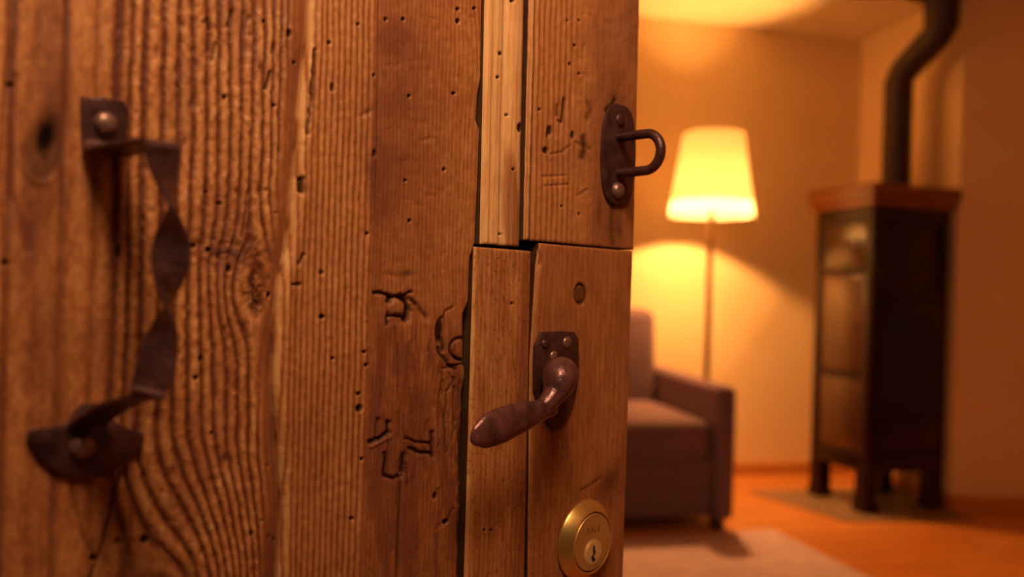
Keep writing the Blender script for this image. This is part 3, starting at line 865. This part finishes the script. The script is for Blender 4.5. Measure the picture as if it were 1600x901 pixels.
prism_px(bm, [(125, 153), (160, 152), (194, 158), (200, 175), (197, 205), (192, 236), (160, 240), (134, 239), (128, 200)], 0.0008, 0.0020)
obj_local('mounting_plate', bm, M_iron, pull)
bm = bmesh.new()
crescent = [(40, 680), (46, 670), (60, 668), (80, 666), (98, 662), (108, 655), (114, 642), (128, 630), (146, 628), (158, 638), (168, 650), (184, 662), (204, 670), (220, 675), (223, 684),
            (214, 702), (196, 722), (172, 738), (146, 746), (118, 746), (90, 738), (66, 722), (50, 702)]
prism_px(bm, crescent, 0.0008, 0.0032, .0008)
obj_local('mounting_plate', bm, M_iron, pull)
bm = bmesh.new(); dome_px(bm, 164, 193, .003, .0052, .0042); obj_local('screw', bm, M_ironlight, pull)
bm = bmesh.new(); dome_px(bm, 128, 696, .003, .0056, .0050); obj_local('screw', bm, M_ironlight, pull)

# ---- hasp staple upper right
hasp = empty('hasp_staple', D3(965, 242, .004)); hasp.parent = door
bm = bmesh.new()
ol = []
cu, _, cvv = D3(965, 242, .0045)
prw, prh = .0212, .0390          # half width / half height of the long plate
for k in range(48):
    th = 2 * math.pi * k / 48
    c_, s_ = math.cos(th), math.sin(th)
    ex = math.copysign(abs(c_) ** .62, c_) * prw; ez = math.copysign(abs(s_) ** .85, s_) * prh
    ol.append((cu + ex, ez + cvv))
t = bmesh.new()
fc = t.faces.new([t.verts.new((a, -.0040, b)) for a, b in ol])
r = bmesh.ops.extrude_face_region(t, geom=[fc]); vs = [e for e in r['geom'] if isinstance(e, bmesh.types.BMVert)]
bmesh.ops.translate(t, vec=(0, -.0026, 0), verts=vs); bmesh.ops.recalc_face_normals(t, faces=t.faces)
bmesh.ops.bevel(t, geom=t.edges[:], offset=.0007, segments=2, profile=.5, affect='EDGES')
tm = bpy.data.meshes.new('t'); t.to_mesh(tm); t.free(); bm.from_mesh(tm); bpy.data.meshes.remove(tm)
obj_local('hasp_plate', bm, M_iron, hasp)
bm = bmesh.new()
WP = .0058
p1 = D3(966, 215, WP); p2 = D3(965, 271, WP)
rr = (p1[2] - p2[2]) / 2; zc = (p1[2] + p2[2]) / 2; ww = .0265
pts = [(p1[0], -WP + .002, p1[2]), (p1[0], -WP - .010, p1[2]), (p1[0], -WP - ww * .8, p1[2])]
for k in range(0, 19):
    th = math.pi / 2 - math.pi * k / 18
    pts.append(((p1[0] + p2[0]) / 2, -(WP + ww + rr * .95 * math.cos(th)), zc + rr * math.sin(th)))
pts += [(p2[0], -WP - ww * .8, p2[2]), (p2[0], -WP - .010, p2[2]), (p2[0], -WP + .002, p2[2])]
tube(bm, pts, [.0037] * len(pts), 20)
obj_local('staple_ring', bm, M_iron, hasp)
bm = bmesh.new(); dome_px(bm, 963, 298, WP, .0066, .0055); obj_local('screw', bm, M_ironlight, hasp)
bm = bmesh.new(); dome_px(bm, 968, 188, WP, .0056, .0030); obj_local('screw', bm, M_iron, hasp)

# ---- lever handle
lever = empty('lever_handle', D3(870, 590, .0055)); lever.parent = door
bm = bmesh.new()
prism_px(bm, [(843, 518), (872, 517), (893, 518), (900, 528), (901, 560), (899, 600), (893, 630), (884, 652), (874, 668), (863, 673), (856, 664), (848, 648), (838, 632), (832, 610), (832, 570), (833, 540), (838, 530)], .0058, .0085, .0006)
obj_local('lever_plate', bm, M_iron, lever)
for (x, y, r_, mt) in ((851, 537, .0033, M_iron), (886, 535, .0044, M_ironlight), (865, 556, .0038, M_ironlight)):
    bm = bmesh.new(); dome_px(bm, x, y, .0085, r_, .0016); obj_local('rivet', bm, mt, lever)
bm = bmesh.new()
nk = [(866, 604, .008, 11.0), (870, 598, .018, 10.8), (873, 590, .028, 11.4), (876, 585, .036, 12.0), (876, 588, .041, 11.6), (872, 602, .043, 10.2), (866, 615, .0435, 7.8), (858, 626, .0435, 6.5), (850, 634, .043, 5.6), (842, 640, .0425, 5.2)]
nk2 = smooth_path(nk, 60)
tube(bm, [D3(a, b, c) for a, b, c, d in nk2], [d / 1000 for a, b, c, d in nk2], 24)
obj_local('lever_neck', bm, M_lever, lever)
bm = bmesh.new()
# leaf shaped grip: axis from neck to tip, half width, half thickness
gp = [(867, 632, 4.0, 2.6), (863, 634, 6.6, 4.2), (851, 639, 6.6, 4.8), (836, 644, 7.6, 5.2), (820, 650, 9.4, 5.4), (803, 656, 10.6, 5.3), (786, 663, 11.2, 5.1), (770, 669, 11.0, 4.6), (757, 676, 9.8, 3.9), (747, 682, 7.4, 3.0), (740, 688, 4.2, 2.0), (737, 691, 1.4, .9)]
gp2 = smooth_path(gp, 60)
P3 = [Vector(D3(a, b, .0435)) for a, b, c, d in gp2]
rings = []
for i, p in enumerate(P3):
    tt = (P3[min(i + 1, 59)] - P3[max(i - 1, 0)]).normalized()
    wn = Vector((0, -1, 0)); sd = tt.cross(wn).normalized()
    hwid, hth = gp2[i][2] / 1000, gp2[i][3] / 1000
    rings.append([p + sd * (math.copysign(abs(math.cos(t_)) ** .9, math.cos(t_)) * hwid) + wn * (math.sin(t_) * hth) for t_ in [2 * math.pi * k / 28 for k in range(28)]])
loft(bm, rings)
obj_local('lever_grip', bm, M_lever, lever)

# ---- brass lock cylinder
lock = empty('cylinder_lock', D3(911, 842, .0055)); lock.parent = door
def lathe_y(bm, cx, cz, prof, n=64):
    """prof: radius, stand-off"""
    loft(bm, [[(cx + r * math.cos(2 * math.pi * i / n), -w_, cz + r * math.sin(2 * math.pi * i / n)) for i in range(n)] for r, w_ in prof])
c0 = D3(911, 842, .0055); cx, cz = c0[0], c0[2]
bm = bmesh.new()
lathe_y(bm, cx, cz, [(.0292, .0058), (.0300, .0068), (.0299, .0078), (.0292, .0086), (.0235, .0148), (.0228, .0152), (.0222, .0150), (.0219, .0140), (.0218, .0110)])
obj_local('lock_collar', bm, M_brass, lock)
bm = bmesh.new()
lathe_y(bm, cx, cz, [(.0210, .0100), (.0210, .0146), (.0205, .0152), (.0095, .0152)][:3] + [(.0001, .0152)])
obj_local('lock_face', bm, M_brassface, lock)
pz = cz - .0075
bm = bmesh.new()
lathe_y(bm, cx, pz, [(.0098, .0140), (.0098, .0156), (.0090, .0156), (.0087, .0152), (.0085, .0160), (.0001, .0161)], 40)
plug = obj_local('key_plug', bm, M_plug, lock)
bm = bmesh.new()
zz = [(-.0062, -.0012), (-.0030, -.0030), (-.0008, -.0005), (.0012, -.0012), (.0050, -.0008), (.0056, .0008), (.0018, .0012), (.0002, .0024), (-.0028, -.0002), (-.0050, .0022), (-.0066, .0014)]
fc = [(cx + b, -.0158, pz + a) for a, b in zz]
a_ = [bm.verts.new(p) for p in fc]; b_ = [bm.verts.new((p[0], -.0163, p[2])) for p in fc]
n = len(fc); bm.faces.new(a_); bm.faces.new(b_[::-1])
for i in range(n): bm.faces.new((a_[i], b_[i], b_[(i + 1) % n], a_[(i + 1) % n]))
kw = obj_from_bm('keyway', bm, M_black, None, smooth=False)
for v_ in kw.data.vertices: v_.co -= Vector(lock.location)
kw.parent = plug
tcu = bpy.data.curves.new('lettering', 'FONT'); tcu.body = 'YALE'; tcu.size = .0062; tcu.extrude = .00012; tcu.align_x = 'CENTER'; tcu.space_character = 1.15
to = bpy.data.objects.new('lettering', tcu); COL.objects.link(to)
bpy.context.view_layer.update()
tme = bpy.data.meshes.new_from_object(to)
bpy.data.objects.remove(to)
tme.transform(Matrix.Translation(Vector((cx, -.0153, cz + .0075)) - Vector(lock.location)) @ Matrix.Rotation(rad(90), 4, 'X'))
tme.materials.clear(); tme.materials.append(M_engrave)
to = bpy.data.objects.new('lettering', tme); COL.objects.link(to); to.parent = lock

# ---- bent nail remains in the board
def nail(name, pts, r, wv):
    bm = bmesh.new(); P = smooth_path(pts, 24)
    tube(bm, [D3(a, b, wv) for a, b in P], [r] * 24, 10)
    o = obj_from_bm(name, bm, M_iron, door); o['label'] = 'dark bent iron nail'; return o
nail('bent_nail', [(602, 716), (601, 738), (610, 744), (622, 742), (630, 730), (631, 722)], .0011, .0020)
nail('bent_nail', [(636, 690), (650, 696), (665, 698), (674, 700)], .0012, .0022)
nail('bent_nail', [(726, 716), (725, 745), (726, 760)], .0008, .0008)

# ================================================================== FLOOR LAMP
lx, ly = 1.795, 3.675
BZ = 1.52
lamp = empty('floor_lamp', (lx, ly, 0), 0, 'glowing floor lamp with a cream tapered shade on a thin pole behind the armchair', 'floor lamp')
M_pole = simple_mat('bronze_pole', (0.30, 0.15, 0.06), (0.36, 0.19, 0.08), 20, 0.4, 0.5)
bm = bmesh.new(); lathe(bm, [(.11, 0), (.112, .006), (.108, .016), (.05, .022), (.018, .030), (.0001, .031)]); obj_from_bm('base', bm, M_pole, lamp)
bm = bmesh.new(); lathe(bm, [(.015, .028), (.015, 1.40), (.0001, 1.40)], 20); obj_from_bm('pole', bm, M_pole, lamp)
def shade_mat(name, col, tcol, fac=.55):
    m, nt, p = new_mat(name)
    out = nt.nodes['Material Output']
    df = N(nt, 'ShaderNodeBsdfDiffuse'); df.inputs[0].default_value = (*col, 1)
    tr = N(nt, 'ShaderNodeBsdfTranslucent'); 
    tc = N(nt, 'ShaderNodeTexCoord'); nz = N(nt, 'ShaderNodeTexNoise', Scale=60.0, Detail=3.0)
    nt.links.new(tc.outputs['Object'], nz.inputs['Vector'])
    mx = N(nt, 'ShaderNodeMix', data_type='RGBA'); nt.links.new(nz.outputs['Fac'], mx.inputs[0])
    mx.inputs[6].default_value = (*[c * .9 for c in tcol], 1); mx.inputs[7].default_value = (*tcol, 1)
    nt.links.new(mx.outputs[2], tr.inputs[0])
    ms = N(nt, 'ShaderNodeMixShader'); ms.inputs[0].default_value = fac
    nt.links.new(df.outputs[0], ms.inputs[1]); nt.links.new(tr.outputs[0], ms.inputs[2]); nt.links.new(ms.outputs[0], out.inputs[0])
    return m
M_shade = shade_mat('linen_shade', (.80, .70, .52), (.36, .28, .17), .5)
M_band = shade_mat('shade_trim', (.85, .80, .7), (.85, .78, .6), .6)
r0, r1, z0, z1, zb = .208, .148, 1.388, 1.795, 1.455
def cone(bm, za, zb_, t=.0012, n=72):
    ra = r0 + (r1 - r0) * (za - z0) / (z1 - z0); rb = r0 + (r1 - r0) * (zb_ - z0) / (z1 - z0)
    R = [[(r * math.cos(2 * math.pi * i / n), r * math.sin(2 * math.pi * i / n), z) for i in range(n)] for r, z in ((ra, za), (rb, zb_))]
    loft(bm, R, False)
bm = bmesh.new(); cone(bm, zb, z1); sh = obj_from_bm('lamp_shade', bm, M_shade, lamp)
bm = bmesh.new(); cone(bm, z0, zb); obj_from_bm('shade_trim', bm, M_band, sh)
bm = bmesh.new()
for k in range(3):
    th = 2 * math.pi * k / 3 + .4
    tube(bm, [(0, 0, 1.405), (r0 * .975 * math.cos(th), r0 * .975 * math.sin(th), 1.398)], [.002, .002], 8)
lathe(bm, [(.018, 1.385), (.018, 1.45), (.014, 1.455), (.0001, 1.455)], 20)
obj_from_bm('bulb_holder', bm, M_pole, lamp)
m_b, nt, p = new_mat('bulb_glass'); p.inputs['Base Color'].default_value = (1, .85, .6, 1)
p.inputs['Emission Color'].default_value = (1, .62, .28, 1); p.inputs['Emission Strength'].default_value = 20
bm = bmesh.new(); lathe(bm, [(.012, 1.457), (.016, 1.475), (.026, 1.495), (.030, 1.518), (.026, 1.540), (.014, 1.553), (.0001, 1.556)], 24)
bulb = obj_from_bm('bulb', bm, m_b, lamp)
pl = bpy.data.lights.new('bulb_light', 'POINT'); pl.energy = 400; pl.color = (1.0, 0.45, 0.115); pl.shadow_soft_size = .033
po = bpy.data.objects.new('bulb_light', pl); COL.objects.link(po); po.location = (0, 0, BZ); po.parent = lamp
sl = bpy.data.lights.new('bulb_downlight', 'SPOT'); sl.energy = 330; sl.color = (1.0, 0.47, 0.14); sl.spot_size = rad(165); sl.spot_blend = .25; sl.shadow_soft_size = .033
so = bpy.data.objects.new('bulb_downlight', sl); COL.objects.link(so); so.location = (0, 0, BZ); so.parent = lamp

# ================================================================== ARMCHAIR
M_fab = simple_mat('taupe_fabric', (0.16, 0.092, 0.115), (0.20, 0.115, 0.14), 30, 0.9, bump=0.3, bscale=400, dist=.002, spec=.2)
M_foot = simple_mat('dark_foot', (0.03, 0.015, 0.01), (0.05, 0.025, 0.015), 20, 0.5)
ch = empty('armchair', (1.238, 3.53, 0), 0, 'taupe upholstered armchair in front of the lamp, half hidden by the door', 'armchair')
def part(name, lo, hi, bev, mat=M_fab, rot=None, par=ch, seg=4):
    bm = bmesh.new(); add_box(bm, lo, hi, bev, seg, rot); return obj_from_bm(name, bm, mat, par)
part('base', (-.33, -.40, .06), (.33, .36, .30), .012)
for s in (-1, 1):
    a, b = sorted((s * .325, s * .425))
    bm = bmesh.new()
    add_box(bm, (a, -.43, .045), (b, .36, .61), .03, 4)
    # soft slope: back of the arm a touch higher
    for v_ in bm.verts:
        if v_.co.z > .4: v_.co.z += .02 * (v_.co.y + .43)
    obj_from_bm('arm', bm, M_fab, ch)
part('seat_cushion', (-.32, -.42, .29), (.32, .24, .465), .045)
bm = bmesh.new(); add_box(bm, (-.335, .20, .30), (.335, .40, .91), .06, 4)
bmesh.ops.rotate(bm, cent=(0, .4, .3), matrix=Matrix.Rotation(rad(-5), 3, 'X'), verts=bm.verts)
obj_from_bm('backrest', bm, M_fab, ch)
for sx in (-1, 1):
    for sy_ in (-.37, .32):
        bm = bmesh.new(); add_box(bm, (sx * .37 - .025, sy_ - .025, 0), (sx * .37 + .025, sy_ + .025, .05), .004); obj_from_bm('leg', bm, M_foot, ch)

# ================================================================== RUG and HEARTH PLATE
M_rug = simple_mat('pinkish_rug', (0.52, 0.36, 0.42), (0.64, 0.46, 0.50), 9, 0.95, bump=.5, bscale=300, dist=.004, spec=.1)
bm = bmesh.new(); add_box(bm, (-1.75, -1.75, 0.001), (0, 0, .012), .004)
rug = obj_from_bm('rug', bm, M_rug); rug.location = (1.83, 3.085, 0); rug.rotation_euler = (0, 0, rad(4))
tag(rug, 'flat dusty pink rug lying on the floorboards before the armchair', 'rug')
M_plate = simple_mat('dull_metal_plate', (0.24, 0.15, 0.095), (0.29, 0.18, 0.12), 10, 0.5, .2)
pp = [(2.06, 3.72), (2.24, 3.17), (2.872, 3.12), (2.872, 3.70)]
pl_ = prism_obj('hearth_plate', pp, 0.0005, .005, M_plate)
tag(pl_, 'dull grey-brown metal hearth plate on the floor under the stove', 'floor plate')

# ================================================================== STOVE
M_st = simple_mat('dark_stove_enamel', (0.010, 0.002, 0.002), (0.016, 0.003, 0.003), 6, 0.34, 0.0, 0.2, 25, dist=.004, spec=.3)
M_stp = simple_mat('stove_tile', (0.040, 0.014, 0.008), (0.065, 0.024, 0.012), 5, 0.22, 0.0, 0.2, 14, dist=.004, spec=.8)
M_top = simple_mat('stove_top', (0.17, 0.038, 0.012), (0.22, 0.052, 0.016), 8, 0.35, spec=.6)
M_pipe = simple_mat('black_stovepipe', (0.022, 0.007, 0.006), (0.03, 0.010, 0.008), 12, 0.5, .1)
sx0, sy0 = 2.402, 3.262
st = empty('wood_stove', (sx0, sy0, 0), rad(6), 'tall dark wood stove on four legs with black pipe to the ceiling', 'stove')
SW, SD = .458, .385
def sp(name, boxes, mat, par=st, bev=.004):
    bm = bmesh.new()
    for lo, hi in boxes: add_box(bm, lo, hi, bev)
    return obj_from_bm(name, bm, mat, par)
sp('body', [((.012, .012, .20), (SW - .012, SD - .012, 1.43))], M_st)
# framed side panels (left flank) and front door
sp('side_frame', [((.0, .0, .19), (.02, .045, 1.43)), ((.0, SD - .045, .19), (.02, SD, 1.43)), ((.0, .045, 1.36), (.02, SD - .045, 1.43)), ((.0, .045, .19), (.02, SD - .045, .27)), ((.0, .045, 1.115), (.018, SD - .045, 1.14)), ((.0, .045, .62), (.018, SD - .045, .645))], M_st)
sp('side_panel', [((.006, .048, 1.143), (.016, SD - .048, 1.357)), ((.006, .048, .648), (.016, SD - .048, 1.112)), ((.006, .048, .273), (.016, SD - .048, .617))], M_stp)
sp('front_frame', [((.0, -.002, .19), (.045, .016, 1.43)), ((SW - .045, -.002, .19), (SW, .016, 1.43)), ((.045, -.002, 1.36), (SW - .045, .016, 1.43)), ((.045, -.002, .19), (SW - .045, .016, .27)), ((.045, -.002, 1.0), (SW - .045, .016, 1.04))], M_st)
dr = sp('door', [((.05, -.010, .45), (SW - .05, .014, .99))], M_st)
sp('door_glass', [((.085, -.013, .53), (SW - .085, -.008, .93))], M_black, dr, .001)
bm = bmesh.new(); tube(bm, [(SW - .07, -.012, .68), (SW - .07, -.038, .69), (SW - .07, -.038, .80), (SW - .07, -.012, .81)], [.006] * 4, 10); obj_from_bm('handle', bm, M_st, dr)
sp('ash_drawer', [((.05, -.008, .28), (SW - .05, .014, .43))], M_st)
sp('top_slab', [((-.035, -.035, 1.475), (SW + .035, SD + .035, 1.535)), ((-.02, -.02, 1.43), (SW + .02, SD + .02, 1.478))], M_top, bev=.008)
for lx_, ly_ in ((0, 0), (SW - .07, 0), (0, SD - .07), (SW - .07, SD - .07)):
    bm = bmesh.new()
    rings = []
    for z, a in ((0.006, .040), (.03, .042), (.05, .036), (.20, .034), (.215, .036)):
        rings.append([(lx_ + .035 + dx * a, ly_ + .035 + dy * a, z) for dx, dy in ((-1, -1), (1, -1), (1, 1), (-1, 1))])
    loft(bm, rings); obj_from_bm('leg', bm, M_st, st, smooth=False)
# pipe (in stove space)
Minv = (Matrix.Translation((sx0, sy0, 0)) @ Matrix.Rotation(rad(6), 4, 'Z')).inverted()
def toS(p): return Minv @ Vector(p)
px_, py_ = 2.700, 3.50
A = (px_, py_, 1.50); B = (px_, py_, 2.105); C_ = (px_ + .04, py_ - .22, 2.265); D_ = (px_ + .04, py_ - .22, CEIL)
bm = bmesh.new(); PR = .067
pts = [toS(A), toS((px_, py_, 2.085)), toS((px_ + .006, py_ - .02, 2.130)), toS((px_ + .046, py_ - .20, 2.262)), toS((px_ + .052, py_ - .22, 2.30)), toS((px_ + .052, py_ - .22, CEIL))]
tube(bm, pts, [PR, PR, PR, PR*1.05, PR*1.15, PR*1.2], 32)
stp = obj_from_bm('stovepipe', bm, M_pipe, st, angle=30)
bm = bmesh.new(); c = toS(A); lathe(bm, [(.085, 1.535), (.085, 1.55), (.072, 1.565), (.060, 1.566)], 32, (c.x, c.y)); obj_from_bm('pipe_ring', bm, M_pipe, stp)
bm = bmesh.new(); c = toS(D_); lathe(bm, [(.082, 2.43), (.10, 2.435), (.11, 2.462), (.155, 2.466), (.16, 2.474), (.16, CEIL - .0005)], 32, (c.x, c.y)); obj_from_bm('ceiling_collar', bm, M_pipe, stp)
